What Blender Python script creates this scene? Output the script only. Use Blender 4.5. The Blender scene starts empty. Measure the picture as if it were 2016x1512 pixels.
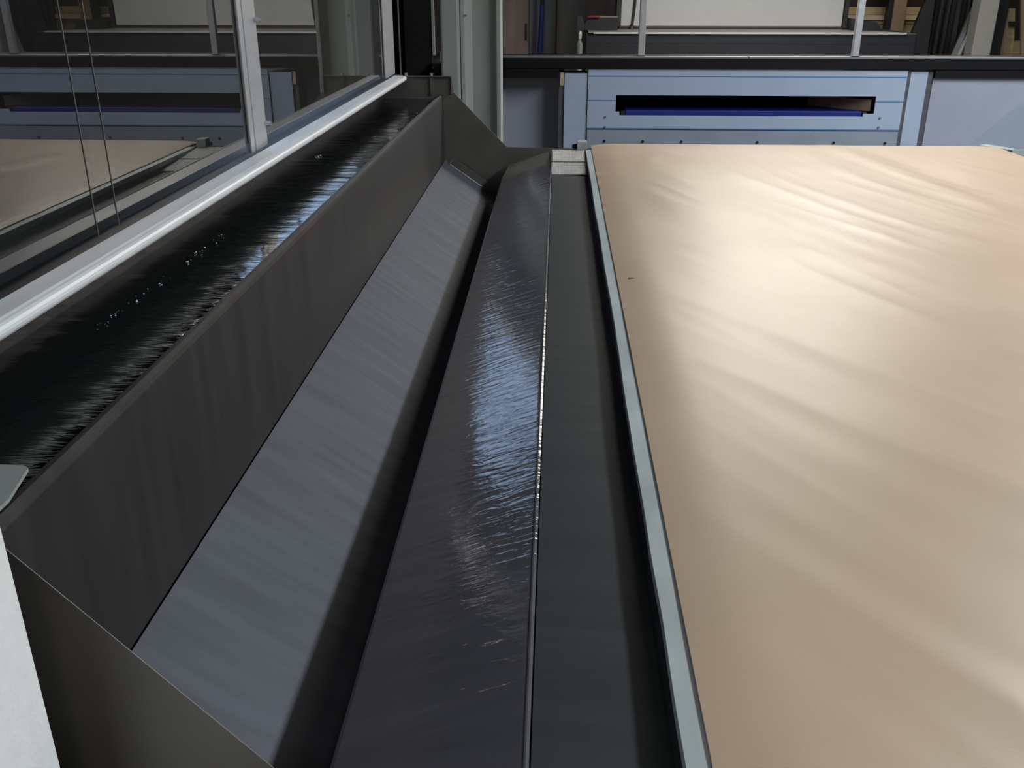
import bpy, bmesh, math, random
from mathutils import Vector, Matrix, noise

random.seed(7)
S = bpy.context.scene
COL = S.collection

# ------------------------------------------------------------------ camera
cd = bpy.data.cameras.new('camera')
cd.sensor_width = 36.0
cd.lens = 36.0 * 1850.0 / 2016.0
cd.clip_start = 0.02
cam = bpy.data.objects.new('camera', cd)
COL.objects.link(cam)
cam.location = (0, 0, 1.6)
cam.rotation_euler = (math.radians(90 - 23.15), 0, math.radians(2.618))
S.camera = cam

# ------------------------------------------------------------------ world, exposure
w = bpy.data.worlds.new('world')
S.world = w
w.use_nodes = True
w.node_tree.nodes['Background'].inputs[0].default_value = (0.8, 0.85, 1.0, 1)
w.node_tree.nodes['Background'].inputs[1].default_value = 0.02
S.view_settings.view_transform = 'Standard'
S.view_settings.look = 'None'
S.view_settings.exposure = 0.0
S.view_settings.gamma = 1.0
S.view_settings.use_curve_mapping = False

# lamp strengths (emission of the diffusers, built further down with their fixtures)
BOOTH_LAMP = 35.0
HALL_LAMP = 21.0
SKY_PANE = 5.2
REAR_FILL = 12.0  # strength of the added fill lights

# ------------------------------------------------------------------ materials
def nodes_of(name):
    m = bpy.data.materials.new(name)
    m.use_nodes = True
    nt = m.node_tree
    b = nt.nodes['Principled BSDF']
    return m, nt, b

def mat(name, col, rough=0.5, metal=0.0, var=0.12, vscale=6.0, bump=0.0, bscale=80.0,
        stretch=(1, 1, 1), coat=0.0, spec=0.5, rvar=0.0, bdist=0.002):
    m, nt, b = nodes_of(name)
    L = nt.links
    b.inputs['Roughness'].default_value = rough
    b.inputs['Metallic'].default_value = metal
    b.inputs['Specular IOR Level'].default_value = spec
    if coat:
        b.inputs['Coat Weight'].default_value = coat
        b.inputs['Coat Roughness'].default_value = 0.08
    tc = nt.nodes.new('ShaderNodeTexCoord')
    mp = nt.nodes.new('ShaderNodeMapping')
    mp.inputs['Scale'].default_value = stretch
    L.new(tc.outputs['Object'], mp.inputs[0])
    n = nt.nodes.new('ShaderNodeTexNoise')
    n.inputs['Scale'].default_value = vscale
    n.inputs['Detail'].default_value = 5
    L.new(mp.outputs[0], n.inputs[0])
    r = nt.nodes.new('ShaderNodeValToRGB')
    c = Vector(col[:3])
    a, d = c * (1 - var), c * (1 + var)
    r.color_ramp.elements[0].color = (a[0], a[1], a[2], 1)
    r.color_ramp.elements[1].color = (d[0], d[1], d[2], 1)
    r.color_ramp.elements[0].position = 0.3
    r.color_ramp.elements[1].position = 0.7
    L.new(n.outputs['Fac'], r.inputs[0])
    L.new(r.outputs[0], b.inputs['Base Color'])
    if rvar:
        mr = nt.nodes.new('ShaderNodeMapRange')
        mr.inputs[3].default_value = max(0.02, rough - rvar)
        mr.inputs[4].default_value = rough + rvar
        L.new(n.outputs['Fac'], mr.inputs[0])
        L.new(mr.outputs[0], b.inputs['Roughness'])
    if bump:
        n2 = nt.nodes.new('ShaderNodeTexNoise')
        n2.inputs['Scale'].default_value = bscale
        n2.inputs['Detail'].default_value = 4
        L.new(mp.outputs[0], n2.inputs[0])
        bp = nt.nodes.new('ShaderNodeBump')
        bp.inputs['Strength'].default_value = bump
        bp.inputs['Distance'].default_value = bdist
        L.new(n2.outputs['Fac'], bp.inputs['Height'])
        L.new(bp.outputs[0], b.inputs['Normal'])
    return m

def wet_steel(name, col, rough, flow=(6, 60, 6), ripple=0.35, rscale=1.0, coat=1.0, dist=0.004, metal=0.85, spec=0.5):
    """brushed steel below a running film of water: the film is the coat, with ripples of its own"""
    m, nt, b = nodes_of(name)
    L = nt.links
    b.inputs['Metallic'].default_value = metal
    b.inputs['Roughness'].default_value = rough
    b.inputs['Specular IOR Level'].default_value = spec
    b.inputs['Coat Weight'].default_value = coat
    b.inputs['Coat Roughness'].default_value = 0.05
    b.inputs['Coat IOR'].default_value = 1.33
    tc = nt.nodes.new('ShaderNodeTexCoord')
    n = nt.nodes.new('ShaderNodeTexNoise')
    n.inputs['Scale'].default_value = 4
    n.inputs['Detail'].default_value = 6
    mp0 = nt.nodes.new('ShaderNodeMapping')
    mp0.inputs['Scale'].default_value = (1, 8, 1)
    L.new(tc.outputs['Object'], mp0.inputs[0])
    L.new(mp0.outputs[0], n.inputs[0])
    r = nt.nodes.new('ShaderNodeValToRGB')
    c = Vector(col)
    a, d = c * 0.85, c * 1.15
    r.color_ramp.elements[0].color = (*a, 1)
    r.color_ramp.elements[1].color = (*d, 1)
    r.color_ramp.elements[0].position = 0.3
    r.color_ramp.elements[1].position = 0.7
    L.new(n.outputs['Fac'], r.inputs[0])
    L.new(r.outputs[0], b.inputs['Base Color'])
    mp = nt.nodes.new('ShaderNodeMapping')
    mp.inputs['Scale'].default_value = flow
    mp.inputs['Rotation'].default_value = (0, 0, math.radians(8))
    L.new(tc.outputs['Object'], mp.inputs[0])
    n2 = nt.nodes.new('ShaderNodeTexNoise')
    n2.inputs['Scale'].default_value = rscale
    n2.inputs['Detail'].default_value = 3
    n2.inputs['Distortion'].default_value = 0.6
    L.new(mp.outputs[0], n2.inputs[0])
    bp = nt.nodes.new('ShaderNodeBump')
    bp.inputs['Strength'].default_value = ripple
    bp.inputs['Distance'].default_value = dist
    L.new(n2.outputs['Fac'], bp.inputs['Height'])
    L.new(bp.outputs[0], b.inputs['Coat Normal'])
    return m

M = {}
M['steel_wall'] = mat('brushed_steel', (0.085, 0.080, 0.078), 0.5, 0.75, 0.15, 3, 0.15, 60, (8, 8, 1), rvar=0.05)
M['steel_panel'] = wet_steel('wet_steel_panel', (0.100, 0.108, 0.132), 0.62, (10, 30, 10), 0.1, 1.0, 0.0, 0.002, 0.2, 0.2)
M['steel_catch'] = wet_steel('wet_steel_catch_panel', (0.082, 0.082, 0.103), 0.6, (16, 60, 16), 0.3, 1.0, 1.0, 0.004, 0.35)
M['steel_gutter'] = wet_steel('wet_steel_gutter', (0.033, 0.039, 0.043), 0.6, (10, 70, 10), 0.35, 1.0, 0.06, 0.003, 0.25, 0.25)
M['steel_plate'] = mat('dull_steel_plate', (0.165, 0.152, 0.136), 0.45, 0.45, 0.2, 5, 0.1, 40, rvar=0.08)
M['ridge'] = mat('dull_ridge_metal', (0.055, 0.055, 0.062), 0.8, 0.0, 0.15, 8, spec=0.1)
M['steel_lip'] = mat('bright_steel_lip', (0.42, 0.42, 0.45), 0.35, 0.9, 0.1, 8)
M['mesh_silver'] = mat('embossed_silver', (0.7, 0.7, 0.72), 0.38, 0.9, 0.15, 30)
M['aluminium'] = mat('anodised_aluminium', (0.62, 0.63, 0.66), 0.38, 0.55, 0.06, 5, 0.05, 120, (1, 1, 8))
M['rail_paint'] = mat('pale_rail_metal', (0.88, 0.90, 0.93), 0.4, 0.1, 0.10, 3, 0.1, 30, (6, 1, 6))
M['black_rubber'] = mat('black_rubber', (0.012, 0.012, 0.014), 0.5, 0, 0.2, 10)
M['edging'] = mat('galvanised_edging', (0.52, 0.59, 0.61), 0.5, 0.2, 0.16, 9, 0.15, 60, (1, 0.5, 1))
M['edge_block'] = mat('grey_block', (0.34, 0.37, 0.36), 0.6, 0.1, 0.1, 12)
M['conveyor'] = mat('conveyor_frame_grey', (0.10, 0.10, 0.11), 0.55, 0.3, 0.15, 4)
M['blue_panel'] = mat('blue_grey_coated_sheet', (0.48, 0.57, 0.745), 0.5, 0.0, 0.05, 3)
M['blue_band'] = mat('grey_blue_lower_sheet', (0.34, 0.39, 0.48), 0.5, 0.0, 0.08, 4)
M['blue_side'] = mat('lilac_grey_sheet', (0.42, 0.445, 0.56), 0.5, 0.0, 0.05, 3)
M['blue_shadow'] = mat('blue_grey_shadow', (0.36, 0.42, 0.53), 0.45, 0.0, 0.06, 4)  # panel colour darkened for a cast shadow
M['line_blue'] = mat('blue_print', (0.08, 0.25, 0.55), 0.5, 0, 0.1, 10)
M['belt_blue'] = mat('royal_blue_belt', (0.005, 0.02, 0.23), 0.5, 0, 0.1, 10)
M['gap_grey'] = mat('joint_grey', (0.10, 0.10, 0.12), 0.6, 0, 0.1, 8)
M['beam_black'] = mat('black_beam', (0.006, 0.006, 0.008), 0.55, 0.0, 0.2, 4, spec=0.25)
M['beam_edge'] = mat('beam_edge_grey', (0.22, 0.23, 0.25), 0.45, 0.3, 0.1, 6)
M['column'] = mat('grey_green_column_paint', (0.37, 0.40, 0.375), 0.5, 0, 0.08, 3, 0.05, 30)
M['dark_machine'] = mat('slate_machine_paint', (0.009, 0.0105, 0.0175), 0.5, 0.1, 0.15, 3)
M['machine_ledge'] = mat('pink_white_ledge', (0.30, 0.25, 0.23), 0.5, 0, 0.06, 4)
M['white_cover'] = mat('white_machine_cover', (0.46, 0.475, 0.49), 0.5, 0, 0.05, 2)
M['cable'] = mat('black_cable', (0.02, 0.02, 0.025), 0.5, 0, 0.1, 10)
M['red'] = mat('dark_red_plastic', (0.2, 0.015, 0.02), 0.5, 0, 0.1, 10)
M['bottle'] = mat('greenish_bottle', (0.16, 0.19, 0.18), 0.2, 0, 0.15, 20)
M['bottle_cap'] = mat('pale_cap', (0.45, 0.45, 0.46), 0.4, 0, 0.1, 20)
M['wood_door'] = mat('brown_door', (0.30, 0.21, 0.165), 0.6, 0, 0.2, 2, 0.1, 20, (6, 6, 0.6))
M['wood_beige'] = mat('beige_board', (0.27, 0.23, 0.175), 0.6, 0, 0.2, 2, 0.1, 20, (6, 6, 0.6))
M['door_grey'] = mat('grey_board', (0.19, 0.175, 0.165), 0.6, 0, 0.15, 2)
M['handle'] = mat('dark_handle', (0.05, 0.05, 0.05), 0.4, 0.5, 0.1, 10)
M['strap_blue'] = mat('blue_hose', (0.015, 0.035, 0.16), 0.5, 0, 0.4, 60)
M['timber'] = mat('yellow_timber', (0.48, 0.37, 0.20), 0.6, 0, 0.25, 3, 0.2, 25, (0.5, 6, 6))
M['timber_post'] = mat('tan_timber_post', (0.30, 0.21, 0.135), 0.6, 0, 0.2, 3, 0.2, 25, (6, 6, 0.5))
M['timber_pale'] = mat('pale_timber', (0.64, 0.50, 0.35), 0.6, 0, 0.2, 3, 0.2, 25, (0.5, 6, 6))
M['dark_void'] = mat('dark_brown_recess', (0.03, 0.017, 0.014), 0.7, 0, 0.2, 2)
M['black_sheet'] = mat('black_cover_sheet', (0.006, 0.005, 0.005), 0.6, 0, 0.3, 4)
M['dark_post'] = mat('charcoal_post', (0.018, 0.018, 0.02), 0.5, 0.2, 0.15, 4)
M['white_column'] = mat('pale_grey_column', (0.42, 0.42, 0.40), 0.5, 0, 0.06, 3)
M['chrome'] = mat('bright_aluminium', (0.72, 0.73, 0.76), 0.22, 0.9, 0.08, 6)
M['polystyrene'] = mat('white_foam_board', (0.90, 0.91, 0.92), 0.7, 0, 0.03, 60, 0.5, 180, bdist=0.001)
M['foam'] = mat('white_foam', (0.75, 0.8, 0.88), 0.15, 0, 0.1, 60)
M['splinter'] = mat('dark_splinter', (0.16, 0.10, 0.07), 0.6, 0, 0.2, 60)
M['floor'] = mat('concrete_floor', (0.13, 0.125, 0.12), 0.6, 0, 0.2, 1.5, 0.1, 30)
M['wall'] = mat('hall_wall_paint', (0.17, 0.165, 0.155), 0.7, 0, 0.1, 1)
M['wall_dark'] = mat('dark_hall_wall', (0.05, 0.05, 0.052), 0.7, 0, 0.15, 1)
M['ceiling'] = mat('hall_ceiling', (0.045, 0.045, 0.045), 0.8, 0, 0.1, 1)
M['housing'] = mat('lamp_housing', (0.5, 0.5, 0.5), 0.5, 0.2, 0.05, 4)
M['seal'] = mat('glass_seal', (0.13, 0.13, 0.125), 0.5, 0, 0.1, 10)

def emit(name, col, s):
    m, nt, b = nodes_of(name)
    b.inputs['Base Color'].default_value = (0.8, 0.8, 0.8, 1)
    b.inputs['Emission Color'].default_value = (*col, 1)
    b.inputs['Emission Strength'].default_value = s
    return m
M['lamp_booth'] = emit('booth_tube_glow', (0.90, 0.97, 1.0), BOOTH_LAMP)
M['lamp_hall'] = emit('hall_tube_glow', (1.0, 0.94, 0.83), HALL_LAMP)
M['sky_pane'] = emit('daylight_pane', (0.48, 0.66, 1.0), SKY_PANE)
M['fill_rear'] = emit('rear_fill_glow', (1.0, 0.93, 0.85), REAR_FILL)  # glow of the two added fill lights

def glass_mat():
    m = bpy.data.materials.new('window_glass')
    m.use_nodes = True
    nt = m.node_tree
    nt.nodes.remove(nt.nodes['Principled BSDF'])
    out = nt.nodes['Material Output']
    fr = nt.nodes.new('ShaderNodeFresnel'); fr.inputs[0].default_value = 1.6
    tr = nt.nodes.new('ShaderNodeBsdfTransparent'); tr.inputs[0].default_value = (0.93, 0.95, 0.94, 1)
    gl = nt.nodes.new('ShaderNodeBsdfGlossy'); gl.inputs['Roughness'].default_value = 0.0
    mx = nt.nodes.new('ShaderNodeMixShader')
    # both faces of the pane reflect: R = 2F / (1 + F), counted once, on the face the ray enters by
    def math_node(op, a, b):
        n = nt.nodes.new('ShaderNodeMath'); n.operation = op
        for i, v in enumerate((a, b)):
            if isinstance(v, float): n.inputs[i].default_value = v
            else: nt.links.new(v, n.inputs[i])
        return n.outputs[0]
    geo = nt.nodes.new('ShaderNodeNewGeometry')
    F = fr.outputs[0]
    R2 = math_node('DIVIDE', math_node('MULTIPLY', F, 2.0), math_node('ADD', F, 1.0))
    fac = math_node('MULTIPLY', R2, math_node('SUBTRACT', 1.0, geo.outputs['Backfacing']))
    nt.links.new(fac, mx.inputs[0])
    nt.links.new(tr.outputs[0], mx.inputs[1])
    nt.links.new(gl.outputs[0], mx.inputs[2])
    nt.links.new(mx.outputs[0], out.inputs[0])
    return m
M['glass'] = glass_mat()

def paper_mat():
    m, nt, b = nodes_of('kraft_paper')
    L = nt.links
    b.inputs['Roughness'].default_value = 0.385
    b.inputs['Specular IOR Level'].default_value = 0.7
    tc = nt.nodes.new('ShaderNodeTexCoord')
    n = nt.nodes.new('ShaderNodeTexNoise'); n.inputs['Scale'].default_value = 3; n.inputs['Detail'].default_value = 8
    L.new(tc.outputs['Object'], n.inputs[0])
    r = nt.nodes.new('ShaderNodeValToRGB')
    r.color_ramp.elements[0].color = (0.505, 0.370, 0.268, 1); r.color_ramp.elements[0].position = 0.3
    r.color_ramp.elements[1].color = (0.56, 0.415, 0.305, 1); r.color_ramp.elements[1].position = 0.7
    L.new(n.outputs['Fac'], r.inputs[0])
    L.new(r.outputs[0], b.inputs['Base Color'])
    n2 = nt.nodes.new('ShaderNodeTexNoise'); n2.inputs['Scale'].default_value = 350; n2.inputs['Detail'].default_value = 3
    L.new(tc.outputs['Object'], n2.inputs[0])
    bp = nt.nodes.new('ShaderNodeBump'); bp.inputs['Strength'].default_value = 0.12; bp.inputs['Distance'].default_value = 0.001
    L.new(n2.outputs['Fac'], bp.inputs['Height'])
    L.new(bp.outputs[0], b.inputs['Normal'])
    return m
M['paper'] = paper_mat()

def water_mat():
    m, nt, b = nodes_of('dark_water')
    L = nt.links
    b.inputs['Base Color'].default_value = (0.012, 0.014, 0.015, 1)
    b.inputs['Roughness'].default_value = 0.04
    b.inputs['IOR'].default_value = 1.33
    tc = nt.nodes.new('ShaderNodeTexCoord')
    mp = nt.nodes.new('ShaderNodeMapping'); mp.inputs['Scale'].default_value = (14, 85, 12)
    mp.inputs['Rotation'].default_value = (0, 0, math.radians(-14))
    L.new(tc.outputs['Object'], mp.inputs[0])
    n = nt.nodes.new('ShaderNodeTexNoise'); n.inputs['Scale'].default_value = 1.0; n.inputs['Detail'].default_value = 3
    n.inputs['Distortion'].default_value = 0.8
    L.new(mp.outputs[0], n.inputs[0])
    bp = nt.nodes.new('ShaderNodeBump'); bp.inputs['Strength'].default_value = 0.12; bp.inputs['Distance'].default_value = 0.006
    L.new(n.outputs['Fac'], bp.inputs['Height'])
    L.new(bp.outputs[0], b.inputs['Normal'])
    return m
M['water'] = water_mat()

# ------------------------------------------------------------------ mesh helpers
def obj(name, bm, m, parent=None, smooth=False):
    me = bpy.data.meshes.new(name)
    bmesh.ops.recalc_face_normals(bm, faces=bm.faces)
    bm.to_mesh(me); bm.free()
    me.materials.append(M[m] if isinstance(m, str) else m)
    if smooth:
        for p in me.polygons: p.use_smooth = True
    o = bpy.data.objects.new(name, me)
    COL.objects.link(o)
    if parent:
        o.parent = parent
        o.matrix_parent_inverse = parent.matrix_world.inverted() if False else Matrix.Translation(-Vector(parent.location))
    return o

def thing(name, label, cat, loc=(0, 0, 0), group=None, kind=None):
    o = bpy.data.objects.new(name, None)
    COL.objects.link(o)
    o.location = loc
    o.empty_display_size = 0.1
    return tag(o, label, cat, group, kind)

def tag(o, label, cat, group=None, kind=None):
    o['label'] = label
    o['category'] = cat
    if group: o['group'] = group
    if kind: o['kind'] = kind
    return o

def box(bm, x0, x1, y0, y1, z0, z1, bev=0.0):
    r = bmesh.ops.create_cube(bm, size=1)
    vs = r['verts']
    for v in vs:
        v.co = Vector((x0 + (v.co.x + .5) * (x1 - x0), y0 + (v.co.y + .5) * (y1 - y0), z0 + (v.co.z + .5) * (z1 - z0)))
    if bev:
        es = list({e for v in vs for e in v.link_edges})
        bmesh.ops.bevel(bm, geom=es, offset=bev, segments=2, affect='EDGES', profile=0.5)
    return bm

def B(*a, **k):
    return box(bmesh.new(), *a, **k)

def prism(bm, pts, axis, a, b):
    """polygon pts extruded along axis ('x': pts are (y,z); 'y': pts are (x,z); 'z': pts are (x,y))"""
    def P(p, t):
        return {'x': (t, p[0], p[1]), 'y': (p[0], t, p[1]), 'z': (p[0], p[1], t)}[axis]
    v0 = [bm.verts.new(P(p, a)) for p in pts]
    v1 = [bm.verts.new(P(p, b)) for p in pts]
    n = len(pts)
    bm.faces.new(v0); bm.faces.new(v1[::-1])
    for i in range(n):
        bm.faces.new((v0[i], v0[(i + 1) % n], v1[(i + 1) % n], v1[i]))
    return bm

def sheet(bm, line, y0, y1, th=0.003, segs=1):
    """folded sheet: a cross-section polyline (x,z) given thickness and run along Y"""
    n = len(line)
    off = []
    for i in range(n):
        a = Vector(line[max(i - 1, 0)]); b = Vector(line[min(i + 1, n - 1)])
        d = (b - a).normalized()
        off.append(Vector((d.y, -d.x)))
    top = [Vector(p) for p in line]
    bot = [top[i] + off[i] * th for i in range(n)]
    ring = top + bot[::-1]
    return prism(bm, [(p.x, p.y) for p in ring], 'y', y0, y1)

def tube(bm, pts, r, seg=8, cap=True):
    rings = []
    pts = [Vector(p) for p in pts]
    for i, p in enumerate(pts):
        d = (pts[min(i + 1, len(pts) - 1)] - pts[max(i - 1, 0)]).normalized()
        u = d.orthogonal().normalized() if abs(d.z) > .9 else d.cross(Vector((0, 0, 1))).normalized()
        if abs(d.z) > .9:
            u = Vector((1, 0, 0)); u = (u - d * u.dot(d)).normalized()
        v = d.cross(u)
        rr = r[i] if isinstance(r, (list, tuple)) else r
        rings.append([bm.verts.new(p + (u * math.cos(t) + v * math.sin(t)) * rr)
                      for t in [2 * math.pi * k / seg for k in range(seg)]])
    for a, b in zip(rings, rings[1:]):
        for k in range(seg):
            bm.faces.new((a[k], a[(k + 1) % seg], b[(k + 1) % seg], b[k]))
    if cap:
        bm.faces.new(rings[0]); bm.faces.new(rings[-1][::-1])
    return bm

def T(pts, r, seg=8):
    return tube(bmesh.new(), pts, r, seg)

# ------------------------------------------------------------------ the hall
HX0, HX1, HY0, HY1, HZ = -4.0, 6.5, -3.0, 11.2, 4.0
def struct(name, bm, m, label, cat):
    return tag(obj(name, bm, m), label, cat, kind='structure')
struct('floor', B(HX0, HX1, HY0, HY1, -0.1, 0), 'floor', 'grey concrete floor of the workshop hall', 'floor')
struct('ceiling', B(HX0, HX1, HY0, HY1, HZ, HZ + .1), 'ceiling', 'plain grey ceiling of the workshop hall', 'ceiling')
struct('wall_left', B(HX0 - .1, HX0, HY0, HY1, 0, HZ), 'wall_dark', 'dark wall beyond the glazed side screen', 'wall')
struct('wall_right', B(HX1, HX1 + .1, HY0, HY1, 0, HZ), 'wall', 'grey wall beyond the wide papered conveyor', 'wall')
wb = struct('wall_back', B(HX0, HX1, HY1, HY1 + .1, 0, HZ), 'wall', 'grey end wall behind the wooden doors and timber', 'wall')
struct('wall_front', B(HX0, HX1, HY0 - .1, HY0, 0, HZ), 'wall', 'grey wall opposite the blue-grey machine front', 'wall')

# ------------------------------------------------------------------ glazed side screen (window_1)
Y0, Y1 = 0.67, 4.42
win = thing('window_1', 'glazed side screen in aluminium frame above the water trough', 'window', (-.767, 2.5, 0), kind='structure')
GX = -0.767
SY1, SY2 = 1.520, 1.600
for a, b in ((-0.6, 2.37), (2.49, 4.36)):
    obj('glass_pane', B(GX - .005, GX, a, b, 1.19, 2.36), 'glass', win)
def frame_post(y0, y1, fr, z0=1.205, z1=2.4):
    ym = y0 + (y1 - y0) * fr
    p = obj('post', B(-.766, -.759, y0, ym - .004, z0, z1, bev=.002), 'aluminium', win)
    obj('post_face', B(-.766, -.759, ym + .004, y1, z0, z1, bev=.003), 'aluminium', p)
    obj('post_seam', B(-.766, -.762, ym - .0045, ym + .0045, z0, z1), 'black_rubber', p)
    return p
p1 = frame_post(2.36, 2.50, .25)
frame_post(4.345, 4.60, .45)
for z in (1.262, 1.515):
    obj('screw', T([(-.759, 2.488, z), (-.742, 2.488, z)], .006, 10), 'chrome', p1)
rail = [(-.740, 1.187), (-.734, 1.212), (-.694, 1.2125), (-.690, 1.2105), (-.687, 1.212)]
nose = [(-.688 + .011 * math.sin(t), 1.201 + .011 * math.cos(t)) for t in [i * math.pi / 8 for i in range(1, 8)]]
sr = obj('sill_rail', prism(bmesh.new(), rail + nose + [(-.690, 1.187)], 'y', .6, 4.425), 'rail_paint', win)
obj('head_rail', B(-.79, -.74, -.6, 4.62, 2.36, 2.42, bev=.004), 'aluminium', win)
obj('outer_frame', B(-.83, -.794, -.6, 4.62, 0.0, 1.185), 'conveyor', win)
obj('inner_ledge', B(-.83, -.742, -.6, 4.62, 1.186, 1.20), 'dark_post', win)
for y in (SY1, SY2):
    obj('seal_strip', B(GX + .0005, GX + .001, y - .0012, y + .0012, 1.205, 2.36), 'seal', win)

# ------------------------------------------------------------------ stainless water trough
tr = thing('water_trough', 'long stainless steel water-wash trough with sloping panels beside papered conveyor', 'trough', (-.4, 2.5, 0))
# weir wall with a rounded lip that dips to the water, and the trough behind it
lip = [(-.549, 1.112), (-.541, 1.124), (-.531, 1.132), (-.521, 1.135), (-.5155, 1.131), (-.514, 1.124)]
ww = obj('weir_wall', sheet(bmesh.new(), lip + [(-.514, .842)], Y0, Y1, .004), 'steel_wall', tr)
obj('trough_back', B(-.789, -.785, Y0, Y1, .90, 1.1855), 'steel_wall', tr)
obj('trough_bottom', B(-.785, -.52, Y0, Y1, .90, .905), 'steel_wall', tr)
def pz(x): return .84 - .69 * (x + .515)
sp = obj('sloped_panel', sheet(bmesh.new(), [(-.513, pz(-.513)), (-.12, pz(-.12))], Y0, Y1, .004), 'steel_panel', tr)
cp = obj('catch_panel', sheet(bmesh.new(), [(-.228, .771), (-.240, .780), (-.241, .788), (-.236, .7925), (-.026, .8695), (-.021, .871), (-.016, .8695)],
                              Y0, 4.19, .004), 'steel_catch', tr)
# bright folded edge of the ridge
obj('ridge_edge', T([(-.021, Y0, .8705), (-.021, 4.19, .8700)], .0016, 6), 'ridge', cp)
# end plates, the same profile at both ends
prof = [(-.741, 1.208), (-.474, 1.208), (-.468, 1.141), (-.226, .899), (.128, .893), (.128, .0), (-.789, .0), (-.789, 1.184), (-.741, 1.184)]
ef = obj('end_plate', prism(bmesh.new(), prof, 'y', Y1, Y1 + .006), 'steel_plate', tr)
proff = [(-.789, 1.150), (-.468, 1.150), (-.462, 1.143), (-.243, .893), (.128, .885), (.128, .0), (-.789, .0)]
en = obj('end_plate', prism(bmesh.new(), proff, 'y', Y0 - .0008, Y0), 'steel_plate', tr)
obj('edge_strip', B(-.477, -.473, Y1 - .012, Y1, 1.135, 1.208), 'steel_lip', ef)
obj('top_flange', B(-.745, -.474, Y1 - .014, Y1 + .006, 1.208, 1.212), 'steel_plate', ef)
for x in (-.68, -.565):
    obj('bolt', T([(x, Y1 - .004, 1.212), (x, Y1 - .004, 1.224)], .006, 8), 'steel_lip', ef)
obj('rib', B(-.571, -.560, Y1 - .012, Y1, 1.13, 1.208), 'steel_plate', ef)
# corner cover at the near end of the trough
obj('end_cover', prism(bmesh.new(), [(-.745, .6), (-.506, .69), (-.5065, .745), (-.520, .806), (-.528, .811), (-.745, .812)], 'z', 1.151, 1.155), 'edge_block', tr)
# upturned lips where panels meet the far end plate
u = Vector((1, 0, -.69)).normalized(); nrm = Vector((.69, 0, 1)).normalized()
bm = bmesh.new()
a = Vector((-.492, 0, pz(-.492))); e = Vector((-.245, 0, pz(-.245)))
q = [(a.x, a.z), (e.x, e.z), (e.x + nrm.x * .034, e.z + nrm.z * .034), (a.x + nrm.x * .034, a.z + nrm.z * .034)]
prism(bm, q, 'y', Y1 - .03, Y1 - .024)
l1 = obj('panel_lip', bm, 'steel_plate', tr)
obj('lip_edge', T([(a.x + nrm.x * .002, Y1 - .032, a.z + nrm.z * .002), (e.x + nrm.x * .002, Y1 - .032, e.z + nrm.z * .002)], .0014, 6), 'steel_lip', l1)
obj('lip_corner', T([(a.x + nrm.x * .002, Y1 - .032, a.z + nrm.z * .002), (a.x + nrm.x * .032 + .004, Y1 - .03, a.z + nrm.z * .032)], .003, 6), 'steel_lip', l1)
bm = bmesh.new()
v = [bm.verts.new(p) for p in [(-.24, 4.19, .7925), (-.021, 4.19, .871), (-.03, 4.37, .888), (-.21, 4.37, .832), ]]
bm.faces.new(v)
r = bmesh.ops.extrude_face_region(bm, geom=bm.faces[:])
for x in r['geom']:
    if isinstance(x, bmesh.types.BMVert): x.co.z -= .004
obj('catch_lip', bm, 'steel_plate', cp)
obj('catch_lip_edge', T([(-.20, 4.365, .836), (-.12, 4.365, .861)], .003, 6), 'steel_plate', cp)
# apron below
obj('apron', B(-.793, -.790, Y0, Y1, 0, 1.16), 'steel_wall', tr)

# running water in the trough
bm = bmesh.new()
nx, ny = 50, 520
xa, xb = -.7845, -.546
g = []
for j in range(ny + 1):
    y = Y0 + .002 + (Y1 - Y0 - .004) * j / ny
    row = []
    for i in range(nx + 1):
        x = xa + (xb - xa) * i / nx
        z = 1.1135 + .0007 * noise.noise((x * 14 + .5, y * 30, 0)) + .0012 * noise.noise((x * 5, y * 9, 3))
        row.append(bm.verts.new((x, y, z)))
    g.append(row)
for j in range(ny):
    for i in range(nx):
        bm.faces.new((g[j][i], g[j][i + 1], g[j + 1][i + 1], g[j + 1][i]))
wt = tag(obj('water', bm, 'water', smooth=True), 'dark rippled water filling the narrow steel trough', 'water', kind='stuff')
# foam bubbles drifting along the back of the trough
bm = bmesh.new()
def blob(x, y, r):
    rr = bmesh.ops.create_icosphere(bm, subdivisions=1, radius=r)
    for v in rr['verts']:
        v.co = Vector((v.co.x + x, v.co.y * 1.6 + y, v.co.z * .5 + 1.115))
for k in range(46):
    y = 1.30 + .68 * random.random()
    blob(-.700 + .02 * random.random(), y, .0006 + .0016 * random.random() ** 2)
for k in range(9):
    blob(-.722 + random.gauss(0, .004), 2.85 + random.gauss(0, .02), .001 + .0025 * random.random())
for k in range(26):
    blob(-.556 + random.gauss(0, .002), 3.0 + .9 * random.random(), .0008 + .002 * random.random())
tag(obj('foam_bubbles', bm, 'foam', smooth=True), 'small white foam bubbles floating on the dark trough water', 'foam', kind='stuff')

# ------------------------------------------------------------------ conveyor
PX0, PX1, PZ = .166, 2.0, .9
cv = thing('conveyor', 'wide spray-line conveyor table with grey metal edging under brown paper', 'conveyor', (1.08, 2.5, 0))
obj('table_body', B(.15, 2.015, -.6, 4.50, .62, .884), 'conveyor', cv)
for x in (.25, 1.9):
    for y in (-.4, 1.8, 4.3):
        obj('leg', B(x - .04, x + .04, y - .04, y + .04, 0, .62, bev=.004), 'conveyor', cv)
gt = obj('gutter_panel', sheet(bmesh.new(), [(-.014, .868), (.133, .862), (.134, .88)], -.0 + Y0, Y1 - .02, .004), 'steel_gutter', tr)
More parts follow.
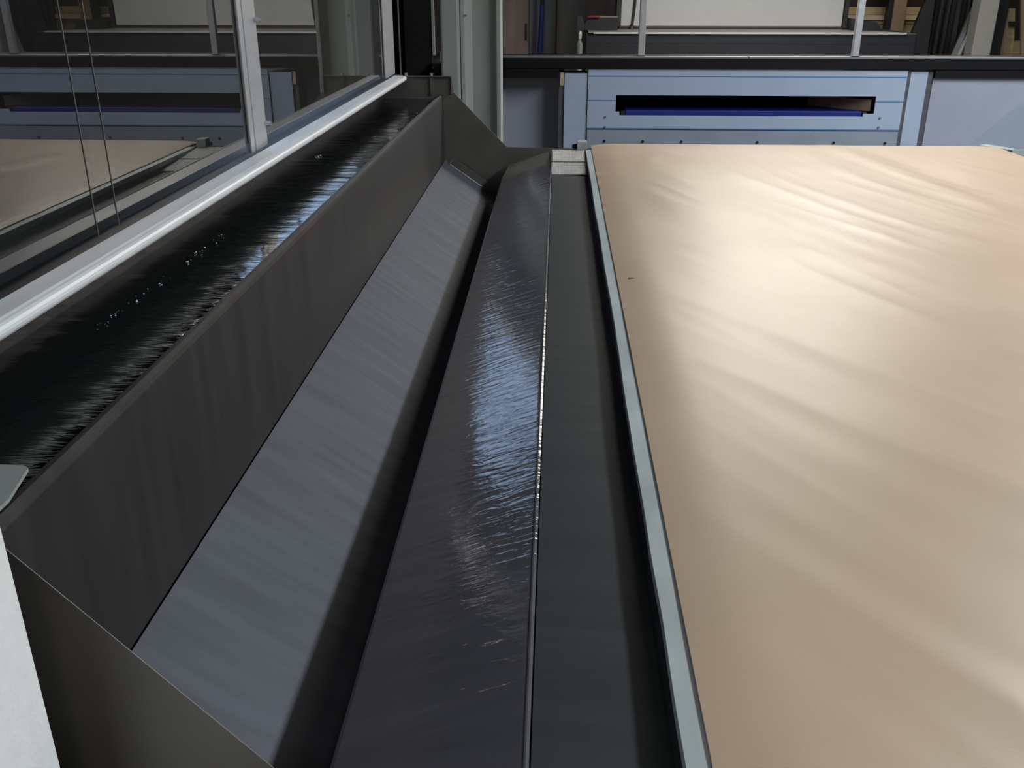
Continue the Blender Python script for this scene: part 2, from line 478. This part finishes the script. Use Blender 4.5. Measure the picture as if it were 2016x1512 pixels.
# left edging: slightly wavy pale strip
def edging(x0, x1, y0, y1, sgn):
    bm = bmesh.new()
    n = 120
    R0, R1, R2, R3 = [], [], [], []
    for j in range(n + 1):
        y = y0 + (y1 - y0) * j / n
        wv = .0035 * noise.noise((y * 1.7, sgn, 1)) + .0012 * noise.noise((y * 7, sgn, 2))
        R0.append(bm.verts.new((x0 + wv, y, .868)))
        R1.append(bm.verts.new((x0 + wv, y, .898 + .001 * noise.noise((y * 3, 0, 5)))))
        R2.append(bm.verts.new((x1 + wv * .3, y, .902 + .001 * noise.noise((y * 3, 0, 9)))))
        R3.append(bm.verts.new((x1 + wv * .3, y, .868)))
    for j in range(n):
        for A, Bq in ((R0, R1), (R1, R2), (R2, R3), (R3, R0)):
            bm.faces.new((A[j], Bq[j], Bq[j + 1], A[j + 1]))
    bm.faces.new((R0[0], R1[0], R2[0], R3[0])); bm.faces.new((R0[-1], R3[-1], R2[-1], R1[-1]))
    return bm
obj('edging_strip', edging(.137, .170, -.5, 4.355, 1), 'edging', cv)
obj('edging_strip', edging(1.996, 2.03, -.5, 4.40, 2), 'edging', cv)
eb = obj('end_block', B(.097, .142, 4.40, 4.46, .86, .928, bev=.003), 'edge_block', tr)
obj('knob', T([(.075, 4.42, .905), (.097, 4.42, .905)], [.008, .012], 10), 'black_rubber', eb)
obj('end_clip', B(.142, .178, 4.37, 4.42, .86, .896, bev=.003), 'dark_machine', cv)
# embossed silver mesh at the far end of the gutter
def mz(y): return .8655 + (y - 3.93) * .055
for k, (ya, yb) in enumerate(((3.93, 4.14), (4.165, 4.39))):
    bm = bmesh.new()
    prism(bm, [(ya, mz(ya)), (yb, mz(yb)), (yb, mz(yb) + .003), (ya, mz(ya) + .003)], 'x', -.018, .131)
    pl = obj('mesh_plate', bm, 'mesh_silver', tr)
    bm = bmesh.new()
    for i in range(22):
        for j in range(9):
            x = -.014 + .142 * (i + .5) / 22; y = ya + (yb - ya) * (j + .5) / 9
            rr = bmesh.ops.create_cone(bm, cap_ends=True, segments=6, radius1=.0031, radius2=.0010, depth=.005)
            for vv in rr['verts']:
                vv.co = Vector((vv.co.x + x, vv.co.y * 3.0 + y, vv.co.z + mz(y) + .0044))
    s = obj('emboss', bm, 'mesh_silver', pl)
    s['kind'] = 'stuff'
# gutter on the other side of the table
obj('gutter_panel', sheet(bmesh.new(), [(2.034, .866), (2.40, .862)], Y0, Y1, .004), 'steel_gutter', cv)
obj('gutter_end', B(2.034, 2.45, Y1, Y1 + .008, .70, .902), 'edge_block', cv)
obj('end_bracket', prism(bmesh.new(), [(1.955, 4.52), (2.0, 4.55), (2.065, 4.44), (2.065, 4.40), (2.03, 4.40)], 'z', .9045, .9085), 'edge_block', cv)
obj('end_roller', T([(.19, 4.50, .862), (1.98, 4.50, .862)], .034, 16), 'conveyor', cv)

# brown paper with long creases
def paper_z(x, y):
    s = x + .85 * y - .08 * y * y
    n1 = noise.noise((s * 4.2, y * .7, 0.3))
    n2 = noise.noise((s * 9.0 + 4, y * 1.3, 2.1))
    n3 = noise.noise((s * 19.0 + 1, y * 2.2, 5.7))
    z = .0045 * (1 - abs(n1)) ** 2 + .0019 * (1 - abs(n2)) ** 2 + .0004 * n3
    s2 = x * .35 + y * .9
    z += .0016 * noise.noise((s2 * 4, x * 1.1, 8.8))
    xl = 1.264 + (4.41 - y) * .137
    d = x - xl
    z += .006 * math.exp(-(d / .06) ** 2) - .005 * math.exp(-((d - .12) / .08) ** 2)
    damp = min(1, max(0, (x - PX0 - .02) / .30)) * min(1, max(.15, (PX1 - x) / .06))
    damp *= min(1, max(.2, (4.56 - y) / .35))
    z = z * damp
    if x < PX0 + .10:
        z -= .008 * ((PX0 + .10 - x) / .10) ** 2
    if y > 4.40:
        z -= .02 * ((y - 4.40) / .16) ** 2
    return PZ + .0125 + z
bm = bmesh.new()
nx, ny = 210, 420
ya, yb = -.5, 4.555
g = []
for j in range(ny + 1):
    t = j / ny
    y = ya + (yb - ya) * t
    row = []
    for i in range(nx + 1):
        x = PX0 - .004 + (PX1 - PX0 + .004) * (i / nx)
        row.append(bm.verts.new((x, y, paper_z(x, y))))
    g.append(row)
for j in range(ny):
    for i in range(nx):
        bm.faces.new((g[j][i], g[j][i + 1], g[j + 1][i + 1], g[j + 1][i]))
tag(obj('paper_sheet', bm, 'paper', smooth=True), 'creased brown kraft paper spread over the conveyor table', 'paper')
bm = bmesh.new()
box(bm, -.008, .008, -.0025, .0025, 0, .002, bev=.0008)
o = tag(obj('splinter', bm, 'splinter'), 'tiny dark splinter lying on the brown paper near its edge', 'splinter')
o.location = (.198, 2.31, paper_z(.198, 2.31) + .0003)
o.rotation_euler = (0, 0, .12)

# ------------------------------------------------------------------ white foam board at the entrance
tag(obj('foam_board', B(-.475, -.416, -.35, .596, 0, 2.1, bev=.002), 'polystyrene'), 'thick white board standing against the near steel end plate', 'board')

# ------------------------------------------------------------------ blue-grey machine front
mf = thing('infeed_machine', 'blue-grey sheet-metal machine front with dark infeed slot and black top beam', 'machine', (1.1, 5.8, 0))
FY = 5.8
def ring_panel(x0, x1, z0, z1, hx0, hx1, hz0, hz1, y0, y1):
    bm = bmesh.new()
    box(bm, x0, hx0, y0, y1, z0, z1)
    box(bm, hx1, x1, y0, y1, z0, z1)
    box(bm, hx0, hx1, y0, y1, hz1, z1)
    box(bm, hx0, hx1, y0, y1, z0, hz0)
    return bm
sl = obj('slot_panel', ring_panel(.184, 2.022, .796, 1.131, .35, 1.862, .872, .988, FY - .012, FY), 'blue_panel', mf)
for i, (z, spans) in enumerate(((1.094, ((.184, 2.022),)), (.957, ((.184, .35), (1.862, 2.022))), (.797, ((.184, 2.022),)))):
    for a, b in spans:
        obj('blue_line', B(a, b, FY - .0128, FY - .0121, z - .003, z + .003), 'line_blue', sl)
for x, z in ((.29, .862), (.29, .803), (1.90, .866), (1.90, .812)):
    obj('screw', T([(x, FY - .012, z), (x, FY - .018, z)], .007, 10), 'steel_lip', sl)
obj('corner_tab', B(.35, .374, FY - .012, FY, .872, .893), 'blue_panel', sl)
obj('corner_tab', B(1.80, 1.862, FY - .012, FY, .872, .889), 'blue_panel', sl)
lb = obj('lower_panel', B(.186, 2.018, FY - .016, FY - .004, 0.02, .788), 'blue_band', mf)
for x in (.29, .52, .75, 1.2, 1.65, 1.95):
    obj('screw', T([(x, FY - .016, .722), (x, FY - .022, .722)], .008, 10), 'black_rubber', lb)
# inside of the slot
sb = obj('slot_housing', ring_panel(.30, 1.92, .80, 1.06, .345, 1.867, .85, 1.0, FY + .002, FY + .9), 'black_sheet', mf)
obj('slot_back', B(.30, 1.92, FY + .9, FY + .91, .80, 1.06), 'black_sheet', sb)
obj('feed_belt', B(.41, 1.80, FY + .01, FY + .85, .86, .899, bev=.004), 'belt_blue', mf)
obj('belt_bearing', B(.384, .408, FY + .004, FY + .05, .86, .897), 'handle', mf)
obj('belt_bearing', B(1.802, 1.825, FY + .004, FY + .05, .86, .897), 'handle', mf)
obj('guide_bar', prism(bmesh.new(), [(1.55, FY + .3), (1.84, FY + .02), (1.858, FY + .04), (1.57, FY + .33)], 'z', .90, .965), 'timber_post', mf)
# pilasters, joints and side panels
obj('pilaster', B(.045, .178, FY - .002, FY + .18, .02, 1.108), 'blue_panel', mf)
obj('pilaster', B(2.044, 2.142, FY - .002, FY + .03, .02, 1.124), 'blue_panel', mf)
obj('joint_strip', B(.012, .043, FY + .01, FY + .18, .02, 1.112), 'gap_grey', mf)
obj('joint_strip', B(2.024, 2.042, FY - .001, FY + .03, .02, 1.131), 'gap_grey', mf)
obj('joint_strip', B(2.144, 2.172, FY + .002, FY + .03, .02, 1.124), 'gap_grey', mf)
obj('joint_lit_top', B(.020, .040, FY + .001, FY + .009, 1.04, 1.112), 'timber_pale', mf)  # pale colour stands for the lit top end of the joint
obj('side_panel', B(-.70, .044, FY + .185, FY + .2, .02, 1.134), 'blue_side', mf)
rp = obj('side_panel', B(2.176, 3.35, FY + .004, FY + .03, .02, 1.088), 'blue_side', mf)
obj('shadow_patch', prism(bmesh.new(), [(2.44, .70), (2.80, 1.05), (3.30, 1.05), (3.30, .70)], 'y', FY + .002, FY + .0039), 'blue_shadow', rp)  # darker sheet stands in for a diagonal cast shadow on the panel
bl = obj('top_beam', prism(bmesh.new(), [(FY - .004, 1.133), (FY - .03, 1.14), (FY - .03, 1.193), (FY + .36, 1.193), (FY + .36, 1.135)], 'x', -.64, 3.36), 'beam_black', mf)
bm = B(-.64, .008, FY - .02, FY + .03, 1.08, 1.138); obj('beam_skirt', bm, 'beam_black', bl)
bm = B(2.176, 3.36, FY - .02, FY + .03, 1.09, 1.138); obj('beam_skirt', bm, 'beam_black', bl)
obj('beam_edge', B(-.64, 1.098, FY - .034, FY + .02, 1.194, 1.206, bev=.002), 'beam_edge', bl)
obj('beam_edge', B(1.104, 3.36, FY - .034, FY + .02, 1.194, 1.206, bev=.002), 'beam_edge', bl)

# slim posts standing on the beam
for x, lab in ((.485, 'slim grey post on black beam in front of white cover and hanging cable'),
               (1.708, 'slim grey post on black beam in front of the timber racking')):
    t = thing('slim_post', lab, 'post', (x, FY + .0, 1.207), 'slim posts on the beam')
    obj('shaft', B(x - .019, x + .019, FY - .02, FY + .014, 1.21, 2.5, bev=.003), 'aluminium', t)
    obj('foot', B(x - .021, x + .021, FY - .022, FY + .018, 1.2065, 1.2095), 'dark_post', t)

# ------------------------------------------------------------------ steel columns
def hcol(name, label, x0, x1, y0, y1, m, z1=HZ):
    t = thing(name, label, 'column', ((x0 + x1) / 2, (y0 + y1) / 2, 0))
    f = .022
    obj('flange', B(x0, x0 + f, y0, y1, 0, z1, bev=.003), m, t)
    obj('flange', B(x1 - f, x1, y0, y1, 0, z1, bev=.003), m, t)
    bm = bmesh.new()
    yw = y0 + .045
    # web with rolled fillets to the flanges
    pts = [(x0 + f, y0 + .02), (x0 + f + .012, yw - .012), (x0 + f + .035, yw), (x1 - f - .035, yw), (x1 - f - .012, yw - .012), (x1 - f, y0 + .02),
           (x1 - f, yw + .03), (x0 + f, yw + .03)]
    prism(bm, pts, 'z', 0, z1)
    obj('web', bm, m, t)
    return t
c1 = hcol('steel_column', 'wide grey-green painted steel column beside the blue-grey machine', -.497, -.292, 5.1, 5.3, 'column')
obj('stain', T([(-.468, 5.093, 1.445), (-.468, 5.1, 1.445)], .006, 8), 'timber_post', c1)
bm = B(-.597, -.5, 5.06, 5.2, 0, HZ, bev=.012)
tag(obj('steel_upright', bm, 'column'), 'narrower grey-green upright pressed against the wide steel column', 'upright')

# dark gear beyond the end of the glazed screen
t = thing('tool_cabinet', 'tall black cabinet behind the end of the glazed screen', 'cabinet', (-.9, 6.4, 0))
obj('body', B(-.98, -.80, 6.35, 6.75, 0, 2.6, bev=.005), 'black_sheet', t)
obj('edge_trim', B(-.80, -.784, 6.34, 6.75, 1.17, 2.6), 'column', t)
obj('side_panel', B(-.783, -.70, 6.37, 6.75, 1.19, 2.6), 'dark_void', t)
obj('junction_box', B(-.80, -.66, 6.28, 6.36, .95, 1.13, bev=.006), 'black_rubber', t)
for z in (1.06, 1.10):
    obj('bolt', T([(-.792, 6.28, z), (-.792, 6.27, z)], .006, 8), 'steel_lip', t)
t = thing('pipe_run', 'dark brown vertical pipes beside the black cabinet', 'pipes', (-1.1, 6.6, 0))
for x, r, m in ((-1.15, .022, 'wood_door'), (-1.085, .03, 'dark_void'), (-1.03, .015, 'dark_post')):
    obj('pipe', T([(x, 6.6, 0), (x, 6.6, 2.8)], r, 12), m, t)
PY = 8.0
WX0, WX1, WZ0, WZ1 = -2.80, -1.66, 2.32, 3.42
struct('wall_partition', ring_panel(HX0, -1.2, 0, HZ, WX0, WX1, WZ0, WZ1, PY, PY + .1), 'wall', 'dark partition wall with high daylight window beyond the glazed screen', 'wall')
w2 = thing('window_2', 'high daylight window in partition wall beyond the glazed screen', 'window', ((WX0 + WX1) / 2, PY, WZ0), kind='structure')
obj('window_frame', ring_panel(WX0, WX1, WZ0, WZ1, WX0 + .05, WX1 - .05, WZ0 + .05, WZ1 - .05, PY - .02, PY + .06), 'aluminium', w2)
for a, b in ((WX0 + .05, -2.28), (-2.24, WX1 - .05)):
    obj('daylit_pane', B(a, b, PY + .03, PY + .036, WZ0 + .05, WZ1 - .05), 'sky_pane', w2)
obj('mullion', B(-2.28, -2.24, PY, PY + .06, WZ0 + .05, WZ1 - .05), 'aluminium', w2)

# ------------------------------------------------------------------ dark machine in the hall
dm = thing('coating_machine', 'long slate-coloured machine with pale ledge and white upper cover', 'machine', (1.6, 9.0, 0))
MY = 8.5
obj('body', B(.235, 3.0, MY, MY + 1.2, 0, 1.205, bev=.01), 'dark_machine', dm)
obj('body_seam', B(.25, 2.98, MY - .003, MY, 1.124, 1.128), 'black_rubber', dm)
ld = obj('ledge', prism(bmesh.new(), [(.26, MY - .02), (2.90, MY - .02), (2.62, MY + .55), (.26, MY + .55)], 'z', 1.207, 1.213), 'machine_ledge', dm)
obj('ledge_lip', B(.30, 2.9, MY - .024, MY - .021, 1.20, 1.214), 'aluminium', ld)
wc = obj('white_cover', B(.56, 2.52, MY + .56, MY + .9, 1.235, 2.3, bev=.008), 'white_cover', dm)
obj('cover_base', B(.55, 2.53, MY + .552, MY + .9, 1.214, 1.234), 'black_rubber', wc)
obj('cover_edge', B(.522, .556, MY + .54, MY + .9, 1.236, 2.3), 'dark_post', wc)
obj('cover_edge', B(2.524, 2.56, MY + .54, MY + .9, 1.236, 2.3), 'dark_post', wc)
bm = prism(bmesh.new(), [(.22, 1.215), (.52, 1.215), (.52, 1.318), (.31, 1.318), (.245, 1.29)], 'y', MY + .3, MY + .54)
lf = obj('hood', bm, 'dark_machine', dm)
obj('hood_rim', B(.30, .52, MY + .298, MY + .54, 1.319, 1.324), 'machine_ledge', lf)
bm = prism(bmesh.new(), [(2.56, 1.215), (2.79, 1.215), (2.77, 1.26), (2.74, 1.285), (2.60, 1.285), (2.57, 1.30), (2.56, 1.31)], 'y', MY + .3, MY + .54)
obj('hood', bm, 'dark_machine', dm)
pts = [(.66 + .022 * math.sin(k * .35), MY + .545, 1.222 + .06 * k) for k in range(18)]
cb = obj('cable', T(pts, .012, 8), 'cable', dm)
obj('cable_gland', T([(pts[0][0], MY + .545, 1.214), (pts[0][0], MY + .545, 1.245)], [.03, .018], 10), 'cable', cb)
tag(obj('red_handle', B(.255, .36, MY + .27, MY + .297, 1.316, 1.334, bev=.005), 'red'), 'dark red grip on the slate machine hood', 'grip')
t = thing('spray_bottle', 'slim greenish bottle with pale cap against the end of slate machine', 'bottle', (.185, MY - .03, .9))
prof_b = [(.0, .026), (.20, .028), (.225, .024), (.245, .012), (.26, .011)]
obj('stand', B(.14, .23, MY - .08, MY + .02, 0, .899), 'dark_post', t)
obj('glass_body', T([(.185, MY - .03, .9 + a) for a, r in prof_b], [r for a, r in prof_b], 14), 'bottle', t)
obj('cap', T([(.186, MY - .03, 1.161), (.188, MY - .03, 1.20), (.189, MY - .03, 1.222)], [.014, .017, .008], 12), 'bottle_cap', t)
t = thing('machine_bracket', 'dark bracket fixed at the end of the slate machine', 'bracket', (.18, MY + .2, 1.2))
obj('arm', prism(bmesh.new(), [(.165, 1.20), (.215, 1.20), (.235, 1.25), (.205, 1.335), (.165, 1.335)], 'y', MY + .2, MY + .28), 'handle', t)

# ------------------------------------------------------------------ doors and boards along the end wall
d1 = tag(obj('door_1', B(-.60, -.315, 10.9, 10.95, 0, 2.2, bev=.004), 'wood_door'), 'reddish brown door leaf with small dark handle at end wall', 'door', kind='structure')
obj('door_handle', T([(-.345, 10.885, 1.02), (-.345, 10.875, 1.08), (-.345, 10.885, 1.19)], .010, 8), 'handle', d1)
d2 = tag(obj('door_2', B(-.311, -.02, 10.92, 10.96, 0, 2.2, bev=.004), 'door_grey'), 'grey-brown board door behind the hanging blue hose', 'door', kind='structure')
obj('door_panel', B(-.14, -.025, 10.90, 10.919, .05, 2.15, bev=.004), 'wall', d2)
d3 = tag(obj('door_3', B(-.015, .30, 10.9, 10.95, 0, 2.2, bev=.004), 'wood_beige'), 'beige board door behind the bottle and slate machine end', 'door', kind='structure')
d4 = tag(obj('door_4', B(.32, .70, 10.9, 10.95, 0, 2.2, bev=.004), 'wood_door'), 'brown board door behind the slate machine hood', 'door', kind='structure')
tag(obj('trim_1', B(.301, .319, 10.9, 10.96, 0, 2.2), 'timber_post'), 'thin brown trim strip between beige and brown board doors', 'trim', kind='structure')
bh = thing('hose_reel', 'speckled blue hose hanging in front of grey-brown door', 'hose', (-.18, 10.7, 0))
obj('hose', T([(-.20, 10.7, .6), (-.185, 10.7, .95), (-.175, 10.7, 1.2), (-.17, 10.7, 1.38)], [.03, .032, .027, .024], 10), 'strap_blue', bh)
obj('hose_grip', T([(-.17, 10.7, 1.38), (-.172, 10.7, 1.9)], .022, 10), 'black_rubber', bh)
tag(obj('grey_wall_board', B(-1.9, -.61, 10.95, 11.0, 0, 2.2, bev=.004), 'wood_beige'), 'wide beige board left of the reddish brown door', 'board')

# ------------------------------------------------------------------ timber racking to the right
rk = thing('timber_rack', 'open rack of yellow timber boards against dark recess', 'rack', (3.4, 10.7, 0))
obj('back', B(2.6, 5.6, 10.98, 11.0, 0, 2.2), 'dark_void', rk)
obj('board', B(2.6, 3.95, 10.80, 10.85, 1.285, 1.36, bev=.003), 'timber', rk)
obj('board', B(2.6, 3.95, 10.70, 10.85, 1.235, 1.282, bev=.003), 'timber_pale', rk)
obj('board', B(2.6, 3.95, 10.74, 10.79, 1.19, 1.233, bev=.003), 'timber', rk)
obj('board', B(2.6, 3.95, 10.76, 10.81, .95, 1.187, bev=.003), 'timber', rk)
obj('upright', B(3.44, 3.57, 10.56, 10.66, 0, 2.2, bev=.003), 'timber_post', rk)
obj('upright_shade', B(3.39, 3.439, 10.57, 10.66, 0, 2.2, bev=.003), 'dark_post', rk)  # dark strip puts the shaded side of the upright into colour
# leaning charcoal post and black covered goods
bm = prism(bmesh.new(), [(3.05, .0), (3.30, .0), (3.255, 1.458), (3.25, 1.72), (3.235, 1.65), (3.11, 1.2)], 'y', 8.95, 9.0)
tag(obj('leaning_panel', bm, 'dark_post'), 'charcoal panel leaning at the right end of slate machine', 'panel')
bm = bmesh.new()
n = 40
r0, r1 = [], []
rows = []
for k in range(9):
    z = 0.0 + 2.2 * k / 8
    rows.append([bm.verts.new((3.50 + (3.98 - 3.50) * i / n, 9.82 + .05 * math.sin(i * .9 + k * .25) + .03 * math.sin(i * 2.1), z)) for i in range(n + 1)])
for a, b in zip(rows, rows[1:]):
    for i in range(n):
        bm.faces.new((a[i], a[i + 1], b[i + 1], b[i]))
r = bmesh.ops.extrude_face_region(bm, geom=bm.faces[:])
for x in r['geom']:
    if isinstance(x, bmesh.types.BMVert): x.co.y += .02
tag(obj('black_curtain', bm, 'black_sheet', smooth=True), 'black draped cover hanging beside the pale grey column', 'cover')
# bright aluminium profile leaning on the column
ap = thing('aluminium_profile', 'shiny aluminium profile leaning against the pale grey column', 'profile', (3.6, 9.65, .475))
def lean(dx0, dx1):
    return [(3.61 + dx0, .475), (3.61 + dx1, .475), (3.61 + dx1 * .8 + .36, 1.75), (3.61 + dx0 * .8 + .36, 1.75)]
for k, (a, b, m, yy) in enumerate(((.0, .03, 'chrome', 0), (.032, .042, 'aluminium', .02), (.044, .056, 'chrome', .004), (.058, .084, 'aluminium', .02), (.086, .105, 'chrome', 0))):
    obj('channel', prism(bmesh.new(), lean(a, b), 'y', 9.64 + yy, 9.67 + yy), m, ap)
obj('stopper', B(3.856, 3.892, 9.61, 9.638, 1.21, 1.262, bev=.004), 'black_rubber', ap)
pc = thing('hall_column', 'pale grey square building column between black cover and leaning boards', 'column', (3.95, 9.5, 0))
obj('shaft', B(3.836, 4.005, 9.40, 9.59, .0125, HZ, bev=.008), 'white_column', pc)
obj('base_plate', B(3.80, 4.05, 9.37, 9.62, 0, .012), 'dark_post', pc)
tag(obj('charcoal_upright', B(4.06, 4.19, 9.62, 9.68, 0, 2.2, bev=.004), 'dark_post'), 'charcoal upright next to the pale grey column', 'upright')
for pts, y, m, lab in (([(4.40, .0), (4.54, .0), (4.26, 1.225), (4.20, 1.5), (4.13, 1.5), (4.194, 1.225)], 9.72, 'timber_post', 'tan plank leaning beside the charcoal upright'),
                       ([(4.36, .0), (4.46, .0), (4.40, 1.113), (4.355, 1.37), (4.30, 1.37), (4.31, 1.113)], 9.86, 'timber', 'yellow plank standing behind the leaning tan plank'),
                       ([(4.60, .0), (4.65, .0), (4.35, 1.5), (4.30, 1.5)], 9.66, 'wood_door', 'thin reddish plank leaning in front of the yellow plank')):
    tag(obj('plank', prism(bmesh.new(), pts, 'y', y, y + .03), m), lab, 'plank', 'planks by the column')
tag(obj('cross_bar', B(4.19, 4.44, 9.78, 9.84, 1.212, 1.257, bev=.003), 'dark_post'), 'dark cross bar behind the leaning tan plank', 'bar')
tag(obj('timber_stack', B(4.3, 5.2, 10.2, 10.5, 0, 1.05, bev=.004), 'timber'), 'stacked yellow timber behind the leaning planks', 'timber')

# ------------------------------------------------------------------ lamps
def fixture(label, x, y, z, lx, ly, m, cat='lamp', group=None, drop=0.0, tilt=0):
    t = thing('ceiling_light', label, cat, (x, y, z), group)
    h = bmesh.new()
    prism(h, [(-lx / 2, 0.0), (lx / 2, 0.0), (lx / 2 - .03, .07), (-lx / 2 + .03, .07)], 'y', -ly / 2, ly / 2)
    ho = obj('housing', h, 'housing'); ho.parent = t
    d = bmesh.new()
    prism(d, [(-lx / 2 + .01, -.002), (lx / 2 - .01, -.002), (lx / 2 - .03, -.03), (-lx / 2 + .03, -.03)], 'y', -ly / 2 + .01, ly / 2 - .01)
    do = obj('diffuser', d, m); do.parent = t
    c = obj('suspension', T([(0, -ly / 3, .07), (0, -ly / 3, HZ - z)], .006, 6), 'handle'); c.parent = t
    c = obj('suspension', T([(0, ly / 3, .07), (0, ly / 3, HZ - z)], .006, 6), 'handle'); c.parent = t
    t.rotation_euler = (0, tilt, 0)
    return t
fixture('long fluorescent light hanging over the far side of the conveyor', 3.02, 1.95, 3.22, .5, 4.4, 'lamp_booth')
for x, near in ((1.25, 'steel column'), (1.95, 'timber rack')):
    fixture('fluorescent light hanging behind the black beam, the one nearer the ' + near, x, 6.55, 2.66, .6, 1.4, 'lamp_hall', group='lights before the slate machine')
fixture('added warm fill light hanging above the timber rack', 3.7, 9.3, 3.1, .4, 1.2, 'fill_rear')  # fill added to brighten the rack and column
fixture('added fill light hanging behind the white foam board', .6, -1.7, 3.4, .5, 1.6, 'fill_rear')  # fill added behind the camera to light the near end plate
# roof sheet, added unseen to keep the aisle behind the glass unlit
tag(obj('light_blocker', B(-.80, 1.0, -.6, 4.5, 2.42, 2.46), 'wall_dark'), 'dark roof sheet added out of view over the trough and glazed screen', 'blocker', kind='structure')
